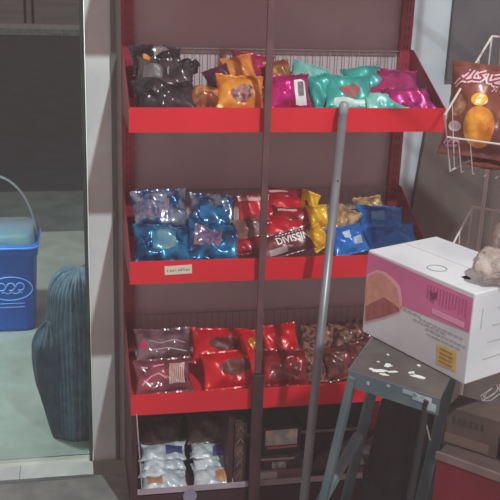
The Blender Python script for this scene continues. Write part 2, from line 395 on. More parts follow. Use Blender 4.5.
pouch('snack_bag', 'crinkled magenta bag lower of two at the right end of the upper shelf', 'snack bag', G1, put(419, 100, .08), .17, .12, .045, R_(30), R_(3), foil('magenta_foil_b', 'd02a84', 'a02270', metal=.4, bump=.6), z, seed=18, wr=1.6)

# ---- second visible shelf
z = ZS[2] - .026
G2 = 'bags on the second visible shelf'
silb = foil('silver_blue_foil', '1f4f86', '9aa6b8', metal=.6, rough=.2, scale=26, bump=.9, lo=.42, hi=.6)  # both blue foils carry bright reflections in their noise colours
blu = foil('deep_blue_foil', '12406f', '2f86b8', metal=.5, rough=.2, scale=20, bump=.9, lo=.42, hi=.6)
pr1 = mat('nut_print', '8a7a8a', '4a5a8a', rough=.25, scale=70, coat=.5)
p = pouch('snack_bag', 'silver blue bag upper left in the pile of blue bags', 'snack bag', G2, put(160, 210, .18), .19, .145, .065, R_(52), R_(3), silb, z, seed=21, wr=1.6)
patch(p, 'picture', -.8, .35, -.5, .4, pr1)
p = pouch('snack_bag', 'bright blue bag lower left in the pile of blue bags', 'snack bag', G2, put(160, 244, .075), .19, .14, .065, R_(46), R_(-2), blu, z, seed=22, wr=1.7)
patch(p, 'cyan_highlight', -.35, .5, -.35, .5, foil('cyan_highlight', '3fa5d0', '9fd0d8', metal=.6, rough=.15))  # bright reflection on the bag painted as a cyan patch
p = pouch('snack_bag', 'blue and silver bag upper right in the pile of blue bags', 'snack bag', G2, put(212, 212, .19), .16, .13, .055, R_(50), R_(-5), silb, z, seed=23, wr=1.6)
patch(p, 'blue_print', -.6, .8, -.7, .1, foil('azure_print', '2a8fd0', '3f70a8', metal=.5, rough=.15))
p = pouch('snack_bag', 'blue bag with dark picture lower right in the pile of blue bags', 'snack bag', G2, put(213, 243, .08), .185, .15, .065, R_(48), R_(-10), blu, z, seed=24, wr=1.7)
patch(p, 'picture', -.75, .3, -.4, .5, mat('mauve_print', '8a6a7a', '3f4a80', rough=.25, scale=60, coat=.5))
redf = foil('red_foil', 'c8152a', 'a0101f', metal=.15, rough=.3)
redm = foil('dark_red_foil', 'a01626', '6f1420', metal=.2, rough=.3)
def slab(px, py, y, w_, h_, t, tilt, spin, m, label, seed, z=z): return pouch('wafer_pack', label, 'wafer pack', 'flat wafer packs', put(px, py, y), w_, h_, t, tilt, spin, m, z, seed=seed, wr=.6)
p = slab(254, 210, .13, .115, .10, .03, R_(62), R_(2), redf, 'bright red flat pack with a pale top edge beside the blue bags', 31)
patch(p, 'pale_band', -.95, .95, .6, .88, mat('pale_pink', 'c9a8a8', rough=.5))
p = slab(250, 228, .09, .11, .07, .03, R_(50), R_(8), foil('brown_wrap', '6d4a48', '8f6a66', metal=.1), 'brown wrapped pack under the bright red flat pack', 32)
p = slab(249, 246, .05, .10, .06, .03, R_(45), R_(5), redm, 'small dark red pack at the shelf edge left of the upright bar', 33)
for k, (x, y, yy, s) in enumerate(((285, 198, .24, 7), (290, 207, .19, 4), (294, 217, .15, 6), (288, 227, .11, 5))):
    p = slab(x, y, yy, .155 + .01 * (k % 2), .085, .028, R_(40), R_(-s), redf if k % 2 else redm, ['dark red pack on top of the stack of red packs', 'red pack second from the top of the stack of red packs', 'dark red pack third from the top of the stack of red packs', 'bright red pack just above the pack with white lettering'][k], 34 + k)
    if k in (0, 2): patch(p, 'pale_edge', -.8, .1, .3, .55, mat('pale_pink', 'c9a8a8', rough=.5))
p = slab(287, 243, .055, .20, .085, .032, R_(52), R_(14), foil('maroon_wrap', '7a3038', '5a2630', metal=.1), 'dark maroon pack with large white lettering in front of the red stack', 39)
text_on(p, 'lettering', 'DIVISSIN', WHT, -.42, .86, -.12, .52)
strokes(p, 'small_lettering', [[(k / 9, .3), (k / 9 + .06, .7)] for k in range(9)], WHT, .004, .0018, (-.35, .75, .62, .8))
patch(p, 'pale_label', -.75, -.1, -.75, -.3, mat('pale_label', 'b0a0a0', '8f8080', rough=.5))
yb = foil('yellow_foil', 'f0c028', 'd89a20', metal=.1, rough=.3)
for k, (x, y, yy, ww) in enumerate(((309, 203, .2, .07), (318, 217, .13, .075), (317, 238, .07, .07))):
    pouch('yellow_bag', ['small yellow bag at the top of the yellow column left of the pole', 'yellow bag in the middle of the yellow column left of the pole', 'yellow bag at the bottom of the yellow column left of the pole'][k], 'snack bag', G2, put(x, y, yy), ww, .085, .04, R_(55), R_(-20 + 25 * k), yb, z, seed=41 + k)
tan = foil('tan_wrap', 'c9a87a', '8f6a4a', metal=.1, rough=.35, scale=30)
pouch('snack_bag', 'crumpled tan bag right behind the pole', 'snack bag', G2, put(340, 220, .17), .12, .12, .045, R_(40), R_(-35), tan, z, seed=45, wr=1.8)
pouch('snack_bag', 'tan bag at the back behind the blue bags', 'snack bag', G2, put(370, 208, .28), .11, .10, .035, R_(45), R_(6), tan, z, seed=46, wr=1.5)
b3 = foil('royal_blue_foil', '1668c0', '1f7ad0', metal=.15, rough=.25, scale=8)
p = pouch('snack_bag', 'royal blue bag with two white squares right of the pole', 'snack bag', G2, put(348, 240, .07), .13, .11, .05, R_(48), R_(12), b3, z, seed=47)
patch(p, 'white_square', -.28, .12, .02, .5, mat('pale_blue_print', 'b8cfe6', 'a8c0dc', rough=.4)); patch(p, 'white_square', .2, .65, -.5, -.05, MC['pale_blue_print'])
p = pouch('snack_bag', 'royal blue bag at the back above the white carton', 'snack bag', G2, put(381, 220, .17), .17, .13, .05, R_(34), R_(-6), b3, z, seed=48)
patch(p, 'pale_print', -.5, .1, -.2, .3, mat('sky_print', '6fa8dc', '3f86cc', rough=.3))
pouch('snack_bag', 'royal blue bag at the right end just behind the white carton', 'snack bag', G2, put(398, 238, .09), .2, .12, .05, R_(30), R_(4), b3, z, seed=49)

# ---- third visible shelf
z = ZS[3] - .026
G3 = 'bags on the third visible shelf'
clr = foil('smoky_clear_film', '8a6a72', '5a3a44', metal=.1, rough=.15, coat=.8, scale=16)
p = pouch('snack_bag', 'smoky clear bag with a magenta dot, upper left on the lowest shelf', 'snack bag', G3, put(163, 346, .18), .2, .13, .05, R_(48), R_(0), clr, z, seed=51, wr=1.2)
patch(p, 'magenta_dot', -.88, -.66, -.25, .2, mat('magenta_print', 'd02060', rough=.3), 'oval')
strokes(p, 'white_streaks', [[(0, .55), (.35, .45), (.7, .5), (1, .42)], [(.1, .1), (.5, .2), (1, .05)]], mat('film_glint', 'b8a0a8', rough=.3), .004, .0018, (-.55, .85, -.5, .8))
p = pouch('snack_bag', 'clear bag of striped biscuits with pink print, lower left on the lowest shelf', 'snack bag', G3, put(163, 377, .07), .2, .13, .05, R_(46), R_(2), foil('rose_film', '9a4a58', '6a3440', metal=.1, rough=.18, coat=.8), z, seed=52, wr=1.2)
strokes(p, 'striped_biscuits', [[(.0 + .11 * k, 0), (.14 + .11 * k, 1)] for k in range(8)], mat('biscuit_stripe', 'c9aaa0', rough=.5), .0052, .0018, (.2, .86, -.55, .62))
strokes(p, 'pink_print', [[(0, .1), (.4, .5), (.7, .55), (1, .3)], [(.05, .95), (.3, .9)], [(.5, .9), (.95, .95)]], mat('rose_print', 'e890a8', rough=.4), .006, .0018, (-.8, .1, -.6, .6))
rr = foil('scarlet_foil', 'd8101f', 'b80c1a', metal=.15, rough=.25, scale=9)
pic = mat('dark_brown_picture', '5a1a20', '7a2c2a', rough=.5, scale=45)
def redbag(px, py, y, w_, h_, spin, lab, seed):
    p = pouch('snack_bag', lab, 'snack bag', G3, put(px, py, y), w_, h_, .05, R_(50), R_(spin), rr, z, seed=seed, wr=1.1)
    patch(p, 'picture', -.45, .7, -.35, .45, pic, 'oval'); return p
p = redbag(220, 346, .19, .21, .135, -4, 'scarlet bag with dark picture, upper left of the scarlet bags on the lowest shelf', 53)
patch(p, 'gold_star', .3, .5, .55, .8, GOLD, 'oval')
p = redbag(231, 372, .08, .21, .14, 3, 'scarlet bag with dark picture at the shelf edge of the lowest shelf', 54)
patch(p, 'gold_star', .45, .62, .35, .6, GOLD, 'oval')
p = pouch('snack_bag', 'scarlet bag with a gold seal just left of the upright bar', 'snack bag', G3, put(250, 345, .14), .07, .11, .04, R_(50), R_(5), rr, z, seed=55)
patch(p, 'gold_seal', -.3, .6, -.3, .4, GOLD, 'oval')
p = pouch('snack_bag', 'plain scarlet bag right of the upright bar, upper one', 'snack bag', G3, put(281, 342, .2), .14, .14, .045, R_(50), R_(6), rr, z, seed=56)
p = pouch('snack_bag', 'red and clear bag of dark sweets right of the upright bar at the shelf edge', 'snack bag', G3, put(285, 371, .08), .17, .14, .05, R_(46), R_(-4), redm, z, seed=57, wr=1.5)
patch(p, 'clear_window', -.7, .6, -.7, .2, foil('red_film', '8a2a30', '5a1a20', metal=.1, coat=.8, scale=40))
nut = foil('nut_film', '9a6a5a', '3f2420', metal=.05, rough=.25, coat=.7, scale=55, lo=.42, hi=.58)
nut2 = foil('nut_film_red', '7a3a34', '3f1a1c', metal=.05, rough=.25, coat=.7, scale=45)
for k, (x, y, yy, ww, mm, lb_) in enumerate(((318, 340, .22, .13, nut, 'clear bag of brown nuts at the back behind the pole'), (312, 366, .1, .10, nut, 'clear bag of brown nuts at the shelf edge left of the pole'), (350, 336, .24, .13, nut, 'clear bag of brown nuts at the back right of the pole'), (345, 364, .1, .17, nut2, 'dark reddish bag of nuts between the pole and the ladder'), (394, 350, .15, .17, nut2, 'dark reddish bag of nuts hidden behind the ladder platform'))):
    pouch('nut_bag', lb_, 'snack bag', G3, put(x, y, yy), ww, .13, .05, R_(44), R_(-6 + 5 * k), mm, z, seed=60 + k, wr=1.5)

# ---- packets standing on the base
zb = .0885
wp = foil('white_wrap', 'dfe6ea', 'a9b8c4', metal=.05, rough=.35, scale=30, lo=.35, hi=.6)
G4 = 'white packets stacked on the rack base'
cols = ((163, .165, 'left'), (212, .15, 'right'))
for ci, (cx, ww, nm) in enumerate(cols):
    for k in range(5):
        py = 487 - k * 9
        names = ['lowest', 'second from below', 'middle', 'fourth from below', 'topmost']
        p = pouch('white_packet', 'small white packet, %s of the %s white stack on the rack base' % (names[k], nm), 'packet', G4, put(cx + rnd.uniform(-2, 2), py, .05 + .022 * k), ww - .012 * (k % 2), .085, .024, R_(20 + rnd.uniform(-6, 6)), R_(rnd.uniform(-8, 8)), wp, zb, seed=70 + ci * 10 + k, wr=1.1, nx=18, ny=12)
        if k == 0: patch(p, 'orange_print', *((-.8, -.1) if ci == 0 else (.1, .8)), -.6, .4, mat('orange_tan_print', 'b07850', 'c99a78', rough=.5))
        if k == 4: patch(p, 'blue_print', .1, .9, -.5, .4, mat('navy_print', '2f3f7a', '4a5a90', rough=.5))
brn = foil('dusky_brown_wrap', '6a4a48', '4a3236', metal=.05, rough=.4, scale=20)
for k, (x, y, yy) in enumerate(((160, 433, .2), (208, 428, .2))):
    pouch('brown_packet', 'dusky brown packet behind the %s white stack on the rack base' % ('left', 'right')[k], 'packet', 'brown packets on the rack base', put(x, y, yy), .16, .11, .06, R_(55), 0, brn, zb, seed=91 + k)
def carton(name, label, cat, group, lo_, hi_, m, rz=0, bev=.002):
    c = (Vector(lo_) + Vector(hi_)) / 2; c.z = lo_[2]; h = (Vector(hi_) - Vector(lo_)) / 2
    bm = bmesh.new(); bx(bm, (-h.x, -h.y, 0), (h.x, h.y, 2 * h.z), None, bev)
    o = from_bm(name, bm, m, None); o.location = c; o.rotation_euler = (0, 0, rz)
    return tag(o, label, cat, group)
dk = mat('dark_print_card', '3a2a2c', '6a5048', rough=.45, scale=30)
c1 = carton('small_carton', 'dark patterned narrow carton standing right of the white stacks', 'carton', None, (.358, .03, .089), (.40, .2, .33), dk)
strokes_m = mat('tan_pattern', 'a08470', '705a50', rough=.5)
bm = bmesh.new()
for k in range(5): tube(bm, [(-.012, -.0865, .03 + k * .045), (.0, -.087, .05 + k * .045), (.012, -.0865, .03 + k * .045)], .002, 5)
from_bm('printed_pattern', bm, strokes_m, c1)
cart = [((.455, .05, .19), (.60, .17, .30), 'dark carton with a peach coloured picture, topmost of the small cartons right of the bar'),
        ((.45, .045, .13), (.61, .18, .188), 'flat dark carton in the middle of the small cartons right of the bar'),
        ((.445, .04, .089), (.63, .19, .128), 'pale flat carton lowest of the small cartons right of the bar')]
for k, (a, b_, lb_) in enumerate(cart):
    o = carton('small_carton', lb_, 'carton', 'small cartons on the rack base', a, b_, (mat('black_card', '2a2226', rough=.4), mat('black_card2', '33292c', '50464a', rough=.4, scale=30), mat('rose_grey_card', '9a8088', '8a7078', rough=.5))[k], rz=(.03, -.02, 0)[k])
    hx = (b_[0] - a[0]) / 2; hy = (b_[1] - a[1]) / 2; H_ = b_[2] - a[2]
    if k == 0:
        box_obj('picture', (-.058, -hy - .0012, .035), (.058, -hy - .0002, .095), mat('peach_picture', 'f6d8c0', 'a8b8b8', rough=.4, scale=22), o)
        box_obj('red_stripe', (-.05, -hy - .0016, .022), (.06, -hy - .0002, .03), mat('salmon_stripe', 'd07070', rough=.4), o)
    elif k == 1:
        box_obj('pale_stripe', (-.07, -hy - .0014, .038), (.05, -hy - .0002, .046), mat('tan_stripe', 'c8a898', rough=.4), o)
        box_obj('picture', (-.03, -hy - .0014, .004), (.02, -hy - .0002, .03), mat('grey_picture', 'd0d4d8', '807a80', rough=.4, scale=60), o)
    else:
        box_obj('white_print', (-.085, -hy - .0014, .008), (-.02, -hy - .0002, .034), mat('cream_print', 'f0e8e4', 'd0c8c8', rough=.5), o)
for k in range(3):
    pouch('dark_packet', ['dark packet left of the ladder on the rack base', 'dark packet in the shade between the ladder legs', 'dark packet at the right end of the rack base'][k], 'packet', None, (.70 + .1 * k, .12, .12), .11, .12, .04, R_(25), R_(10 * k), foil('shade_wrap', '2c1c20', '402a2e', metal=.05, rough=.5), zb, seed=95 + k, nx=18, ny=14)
# small pale round tag hanging in front of the rail
bm = bmesh.new(); C_ = put(190, 496, -.012)
tube(bm, [(0, .002, 0), (0, -.002, 0)], .024, 24); o = from_bm('round_tag', bm, mat('pale_lilac_card', '8f88a0', '9c94a8', rough=.6)); o.location = C_
tag(o, 'small pale lilac round tag at the foot of the rack, bottom edge of the photo', 'tag')

# ------------------------------------------------------------------ step ladder with the cake carton
zt = .966
A = Vector((.448, -.88, zt)); fr = (Vector((.601, -1.039, zt)) - A).normalized(); sd = (Vector((.56, -.708, zt)) - A).normalized()
ang = math.atan2(fr.y, fr.x); sd = Vector((-fr.y, fr.x, 0)) if False else sd
lad = empty('step_ladder', (A.x + .2, A.y - .02, 0), 'grey metal step ladder with paint spattered platform carrying the white cake carton', 'step ladder')
LW, LD = .228, .33
m_top = mat('ladder_platform', '6a6360', '5a5452', rough=.5, scale=12, metal=.2)
m_leg = mat('ladder_leg', '5a7078', '6a7a80', rough=.45, metal=.3, scale=9)
m_pt = mat('white_paint', 'dfe2e2', rough=.7)
off = Vector(lad.location)
def L(v): return Vector(v) - off
B_ = A + fr * LW; C_ = A + sd * LD; D_ = B_ + sd * LD
bm = bmesh.new()
def quadslab(bm, pts, z0, z1):
    lo_ = [bm.verts.new(L((p.x, p.y, z0))) for p in pts]; hi_ = [bm.verts.new(L((p.x, p.y, z1))) for p in pts]
    bm.faces.new(lo_[::-1]); bm.faces.new(hi_)
    for i in range(len(pts)): j = (i + 1) % len(pts); bm.faces.new((lo_[i], lo_[j], hi_[j], hi_[i]))
quadslab(bm, [A, B_, D_, C_], zt - .006, zt)
pf = from_bm('platform', bm, m_top, lad)
bm = bmesh.new()
n = Vector((fr.y, -fr.x, 0)); n = n if n.y < 0 else -n
quadslab(bm, [A + n * .002, B_ + n * .002, B_ - n * .002, A - n * .002], zt - .04, zt + .001)
s2 = Vector((-1, .5, 0)).normalized()
quadslab(bm, [A + s2 * .002, C_ + s2 * .002, C_ - s2 * .002, A - s2 * .002], zt - .04, zt + .001)
from_bm('platform_rim', bm, m_leg, lad)
bm = bmesh.new()       # dried paint flakes lying on the platform
def flake(px, py, rx, ry, sp, zz=zt):
    c = hit(2, zz, px, py); k = 14; vs_ = []
    for i in range(k):
        a = 2 * math.pi * i / k; rr_ = rnd.uniform(.55, 1.15)
        x, y = rx * math.cos(a) * rr_, ry * math.sin(a) * rr_
        vs_.append((c.x + x * math.cos(sp) - y * math.sin(sp), c.y + x * math.sin(sp) + y * math.cos(sp)))
    lo_ = [bm.verts.new(L((x, y, zz + .0002))) for x, y in vs_]; hi_ = [bm.verts.new(L((x, y, zz + .0014))) for x, y in vs_]
    bm.faces.new(hi_); bm.faces.new(lo_[::-1])
    for i in range(k): j = (i + 1) % k; bm.faces.new((lo_[i], lo_[j], hi_[j], hi_[i]))
for a in ((379, 371, .022, .008, -.3), (388, 366, .012, .01, .6), (393, 372, .012, .005, 0), (371, 369, .008, .004, 0), (384, 375, .013, .005, -.5), (419, 377, .022, .011, -.75), (411, 373, .01, .006, 0), (388, 355, .004, .004, 0), (419, 366, .005, .006, 0), (378, 362, .004, .003, 0)): flake(*a)
from_bm('paint_flakes', bm, m_pt, pf)
bm = bmesh.new()
for a, b2, h0, h1 in ((.14, .175, -.012, -.002), (.165, .21, -.02, -.004), (.20, .222, -.034, -.016), (.05, .056, -.02, -.012), (.10, .108, -.01, -.004)):
    quadslab(bm, [A + fr * a + n * .0032, A + fr * b2 + n * .0032, A + fr * b2 + n * .0018, A + fr * a + n * .0018], zt + h0, zt + h1)
from_bm('paint_smears', bm, mat('blue_white_paint', 'b8c8cc', '8fa4a8', rough=.6, scale=30), pf)
def leg(a, b_, w1=.034, w2=.018):
    bm = bmesh.new(); a, b_ = Vector(a), Vector(b_); t = (b_ - a).normalized()
    q = t.to_track_quat('Z', 'Y').to_matrix().to_4x4(); ln = (b_ - a).length
    bx(bm, (-w1 / 2, -w2 / 2, 0), (w1 / 2, w2 / 2, ln), Matrix.Translation(L(a)) @ Matrix.Rotation(0, 4, 'Z') @ q, .003)
    o = from_bm('leg', bm, m_leg, lad)
    bm = bmesh.new(); bx(bm, (-w1 / 2 - .003, -w2 / 2 - .003, ln - .03), (w1 / 2 + .003, w2 / 2 + .003, ln + .002), Matrix.Translation(L(a)) @ q, .002)
    from_bm('rubber_foot', bm, mat('black_rubber', '1c1c1e', rough=.8), o); return o
leg(A + Vector((.012, .0, -.012)), (.345, -.80, .004))
m_keep = m_leg; m_leg = mat('shaded_leg', '2c2a2e', rough=.6)  # darkened copy of the leg colour, for the leg lost in shade
leg(B_ + Vector((-.02, .02, -.01)), (B_.x - .02, B_.y + .16, .004), .015, .012); m_leg = m_keep
leg(C_ + Vector((.01, 0, -.012)), (C_.x + .02, C_.y + .34, .004), .03, .016)
leg(D_ + Vector((-.02, 0, -.01)), (D_.x + .02, D_.y + .3, .004), .03, .016)
bm = bmesh.new()
s0 = hit(1, -.62, 358, 436); s1 = hit(1, -.80, 322, 500); dd = (s1 - s0).normalized()
tube(bm, [L(s0), L(s1 + dd * .12)], .0155, 8); from_bm('brace', bm, m_leg, lad)
bm = bmesh.new(); tt = hit(2, .92, 423, 398); tube(bm, [L(hit(1, -.98, 423, 399)), L(hit(1, -.98, 424, 415)), L(hit(1, -.98, 430, 440))], .0022, 6); from_bm('wire_stay', bm, WIRE, lad)

# cake carton
th = -1.155; LX, WX, HX = .35, .237, .22
m_card = mat('white_card', 'd6dade', 'c9ced3', rough=.55, scale=6)
cb = empty('cake_carton', (.546, -.668, zt + .0015), 'white cake carton with a pink band and cake picture, lying on the step ladder', 'carton', None, th)
bm = bmesh.new(); bx(bm, (0, 0, 0), (LX, WX, HX), None, .003); from_bm('body', bm, m_card, cb)
bm = bmesh.new(); bx(bm, (.002, WX / 2 - .001, HX), (LX - .002, WX / 2 + .001, HX + .0005)); from_bm('lid_seam', bm, mat('card_edge', 'b4b8bc', rough=.6), cb)
def face_poly(name, pts, m, y=-.0006, parent=cb):     # polygon printed on the long face, x along, z up
    bm = bmesh.new(); A_ = [bm.verts.new((x, y, z_)) for x, z_ in pts]; B2 = [bm.verts.new((x, y + .0004, z_)) for x, z_ in pts]
    bm.faces.new(A_); bm.faces.new(B2[::-1])
    for i in range(len(pts)): j = (i + 1) % len(pts); bm.faces.new((A_[i], B2[i], B2[j], A_[j]))
    return from_bm(name, bm, m, parent)
Rm = Matrix.Translation(cb.location) @ Matrix.Rotation(th, 4, 'Z'); Ri = Rm.inverted()
P00 = Vector(cb.location); nn = Rm.to_3x3() @ Vector((0, -1, 0))
def fp(px, py): v = Ri @ hitp(P00, nn, px, py); return (min(LX - .002, max(.001, v.x)), min(HX - .002, max(.002, v.z)))
pink = mat('pink_band', 'd878a4', 'cc6898', rough=.5, scale=5)
face_poly('pink_band', [(.001, HX * .40), (LX * .3, HX * .52), (LX - .004, HX * .575), (LX - .004, HX - .012), (.001, HX - .006)], pink)
cake = [fp(*q) for q in ((365, 287), (369, 276), (377, 272), (384, 274), (391, 280), (398, 288), (400, 300), (400, 311), (383, 317), (366, 321))]
face_poly('cake_picture_edge', [(x, z_) for x, z_ in [fp(*q) for q in ((364.5, 285), (367.5, 274), (377, 270), (385, 272), (393, 278.5), (400, 287), (402, 300), (401, 312), (383, 319), (365, 323))]], mat('pale_pink_line', 'e0a8b4', rough=.5), -.0010)
face_poly('cake_picture', cake, mat('cake_sponge', 'd49a88', 'c88c7c', rough=.5, scale=40), -.0014)
face_poly('cake_slice', [fp(*q) for q in ((366, 306), (384, 297), (392, 302), (400, 308), (400, 311), (383, 317), (366, 321))], mat('cake_crumb', 'a8605c', '985450', rough=.5, scale=60), -.0018)
# printed title in the band (unreadable fine strokes), logo, lines, seal
bm = bmesh.new()
for k in range(13):
    x = LX * .60 + k * .0098; h_ = rnd.uniform(.028, .042)
    bx(bm, (x, -.0012, HX * .95 - .012 - h_), (x + .0045, -.0006, HX * .95 - .010))
from_bm('title_print', bm, mat('deep_pink', 'b85888', rough=.5), cb)
bm = bmesh.new(); bx(bm, (LX * .66, -.0012, HX * .60), (LX * .94, -.0006, HX * .655)); from_bm('subtitle_print', bm, mat('light_pink', 'e0a0c0', rough=.5), cb)
face_poly('heart_logo', [fp(*q) for q in ((430, 290), (434, 293), (438, 292), (437, 297), (434, 300), (431, 296))], mat('plum_print', '8a3060', rough=.5), -.0022)
bm = bmesh.new()
for k, (x0, x1, z_) in enumerate(((.30, .56, .50), (.56, .93, .475), (.50, .80, .44), (.62, .96, .40), (.64, .93, .35))):
    x = LX * x0
    while x < LX * x1: l = rnd.uniform(.006, .016); bx(bm, (x, -.001, HX * z_), (x + l, -.0004, HX * z_ + .0035)); x += l + .004
from_bm('text_lines', bm, mat('grey_text', 'a8adb4', rough=.6), cb)
gs = face_poly('gold_seal', [fp(*q) for q in ((438, 343.5), (457, 351), (456, 371), (437, 363))], mat('yellow_seal', 'd8c078', 'ccb060', rough=.5, scale=40), -.0012)
bm = bmesh.new()
xs = [fp(439, 350)[0], fp(455, 356)[0]]; zs_ = [fp(447, 366)[1], fp(447, 349)[1]]
for k in range(4):
    zz = zs_[0] + (zs_[1] - zs_[0]) * (k + .3) / 4; bx(bm, (xs[0] + .004, -.002, zz), (xs[1] - .003 - .004 * (k % 2), -.0015, zz + .004))
from_bm('seal_text', bm, mat('brown_text', 'a08040', rough=.6), gs)
# marks on the lid: ring and little mark
def lid(px, py): v = Ri @ hit(2, zt + .0015 + HX, px, py); return Vector((v.x, v.y, HX + .0008))
c0 = lid(437, 268.5); bm = bmesh.new(); ra = (lid(447, 269.5) - c0); rb = (lid(437, 271.5) - c0)
tube(bm, [c0 + ra * math.cos(a * math.pi / 12) + rb * math.sin(a * math.pi / 12) for a in range(24)], .0011, 5, True); from_bm('ring_mark', bm, mat('grey_ring', '8a9494', rough=.6), cb)
bm = bmesh.new(); c0 = lid(468, 278); 
vs_ = [bm.verts.new(lid(*q)) for q in ((461, 277), (466, 275.8), (471, 278.4), (470, 279.6), (465, 279))]; f = bm.faces.new(vs_)
bmesh.ops.solidify(bm, geom=[f], thickness=.0004); from_bm('lid_mark', bm, mat('dark_mark', 'a0a4a6', rough=.6), cb)
bm = bmesh.new()
for k in range(4): bx(bm, (LX + .0003, .05 + .01 * k, .05 + .04 * k), (LX + .0009, .11 + .015 * k, .053 + .04 * k))
bx(bm, (LX + .0003, .03, .13), (LX + .0009, .033, .18)); from_bm('side_print', bm, mat('faint_text', 'b4b6b8', rough=.6), cb)

# red and brown cartons stacked beside the ladder
a_ = hit(2, .75, 437, 453); b_ = hit(2, .75, 498, 475)
fx = (b_ - a_).normalized(); fy = Vector((-fx.y, fx.x, 0)); rz = math.atan2(fx.y, fx.x)
rc = empty('red_carton', a_ * 1.0 - Vector((0, 0, a_.z)), 'tall dark red carton with a brown top, bottom right corner under the ladder', 'carton', None, rz)
box_obj('body', (0, 0, 0), (.34, .13, .75), mat('dark_red_card', '7c1628', '6a1220', rough=.45), rc, .003)
box_obj('lid', (.002, .002, .75), (.338, .128, .753), mat('brown_card_top', '53423e', '473733', rough=.7), rc, .001)
box_obj('light_edge', (-.002, -.003, .735), (.342, .004, .754), mat('tan_edge', '7d6864', '6e5a56', rough=.6), rc)
bc = empty('brown_carton', rc.location + fx * .005 + fy * .05 + Vector((0, 0, .7545)), 'small brown printed cardboard carton standing on the red carton behind the cake carton', 'carton', None, rz + .05)
box_obj('body', (-.01, 0, 0), (.12, .075, .10), mat('kraft_card', '5c4a44', '4e3f3a', rough=.7, scale=10), bc, .002)
box_obj('lower_band', (-.0105, -.0008, .005), (.1, .002, .03), mat('kraft_light', '6f5c55', rough=.6), bc)
bm = bmesh.new()
for k in range(6): bx(bm, (.005 + k * .014, -.0008, .06), (.013 + k * .014, 0, .078))
from_bm('print', bm, mat('kraft_print', '43342f', rough=.6), bc)
bc2 = empty('dark_brown_carton', rc.location + fx * .14 + fy * .05 + Vector((0, 0, .7545)), 'darker brown carton right of the small kraft one, on the red carton', 'carton', None, rz - .03)
box_obj('body', (0, 0, 0), (.15, .075, .11), mat('dark_kraft', '43332f', '382a27', rough=.7, scale=10), bc2, .002)
box_obj('round_mark', (.03, -.0008, .05), (.05, 0, .07), mat('dark_kraft_print', '2f211e', rough=.6), bc2)

# ------------------------------------------------------------------ wire basket stand
tb = R_(-42); ca, sa = math.cos(tb), math.sin(tb)
PB = O + ray(450, 171) * 2.5
m_wr = mat('white_coated_wire', 'd8d2cc', 'c9c2bc', rough=.4)
bs = empty('basket_stand', (PB.x, PB.y, 0), 'white wire basket stand with stacked baskets at the right edge', 'basket stand', None, tb)
BW, BD, BF, BB = .38, .245, .165, .345
def wire_basket(z0):
    bm = bmesh.new(); r = .0032
    fb0, fb1 = Vector((0, 0, z0)), Vector((BW, 0, z0)); ft0, ft1 = Vector((0, -.09, z0 + BF)), Vector((BW, -.09, z0 + BF))
    bb0, bb1 = Vector((0, BD, z0)), Vector((BW, BD, z0)); bt0, bt1 = Vector((0, BD, z0 + BB)), Vector((BW, BD, z0 + BB))
    for P_ in ((fb0, ft0, bt0, bb0), (fb1, ft1, bt1, bb1)): tube(bm, list(P_), r, 6, True)
    for a, b2 in ((bb0, bb1), (bt0, bt1)): tube(bm, [a, b2], r, 6)
    m1 = fb0.lerp(ft0, .62); m2 = fb1.lerp(ft1, .62)
    rim = from_bm('basket', bm, m_wr, bs)
    bm = bmesh.new(); tube(bm, [m1, m2], .0026, 6)
    for k in range(1, 12): t = k / 12; tube(bm, [bt0.lerp(bt1, t), bb0.lerp(bb1, t), fb0.lerp(fb1, t)], .0013, 5)
    for k in range(1, 3):
        t = k / 12; tube(bm, [fb0.lerp(fb1, t), m1.lerp(m2, t)], .0014, 5)
    for s0_, s1_, q0, q1 in ((fb0, bb0, ft0, bt0), (fb1, bb1, ft1, bt1)):
        for k in (1, 3, 5): tube(bm, [s0_.lerp(s1_, k / 7), q0.lerp(q1, k / 7)], .0016, 5)
    from_bm('wire_grid', bm, m_wr, rim)
for z0 in (PB.z - .50, PB.z, PB.z + .475): wire_basket(z0)
bm = bmesh.new()
for x in (.03, BW - .03): tube(bm, [(x, BD + .008, 0), (x, BD + .008, 2.3)], .006, 8)
from_bm('post', bm, m_wr, bs)
bm = bmesh.new(); tube(bm, [(.03, BD, .006), (.03, -.1, .006), (BW - .03, -.1, .006), (BW - .03, BD, .006)], .006, 8); from_bm('foot_frame', bm, m_wr, bs)
bs_m = Matrix.Translation(bs.location) @ Matrix.Rotation(tb, 4, 'Z')
def inb(x, y, z_): return bs_m @ Vector((x, y, z_))
# chip bags in the middle basket
G5 = 'chip bags in the wire basket'
chipb = foil('chip_brown', '8a4a3a', '6d3a38', metal=.1, rough=.28, scale=6)
p = pouch('chip_bag', 'brown chip bag with pink curly lettering and golden chips in the wire basket', 'chip bag', G5, inb(.066, .04, PB.z + .165), .225, .255, .08, R_(76), 0, chipb, seed=101, yaw=tb, wr=1.0)
patch(p, 'chip_picture', -.42, .42, -.8, .08, foil('golden_chips', 'f0a838', 'c8702a', metal=.05, scale=22), 'oval')
patch(p, 'chip_picture', -.30, .12, .08, .36, mat('yellow_chip', 'f0b848', 'e09a30', rough=.3, scale=30), 'oval', lift=.0016)
patch(p, 'white_splash', -.85, -.48, -.5, -.28, mat('splash_white', 'd8c8c8', 'b8a0a4', rough=.4, scale=30), 'oval')
patch(p, 'brown_chips', -.88, -.42, -.18, .28, mat('tan_chip', 'c09068', '8a5a48', rough=.4, scale=35), 'oval')
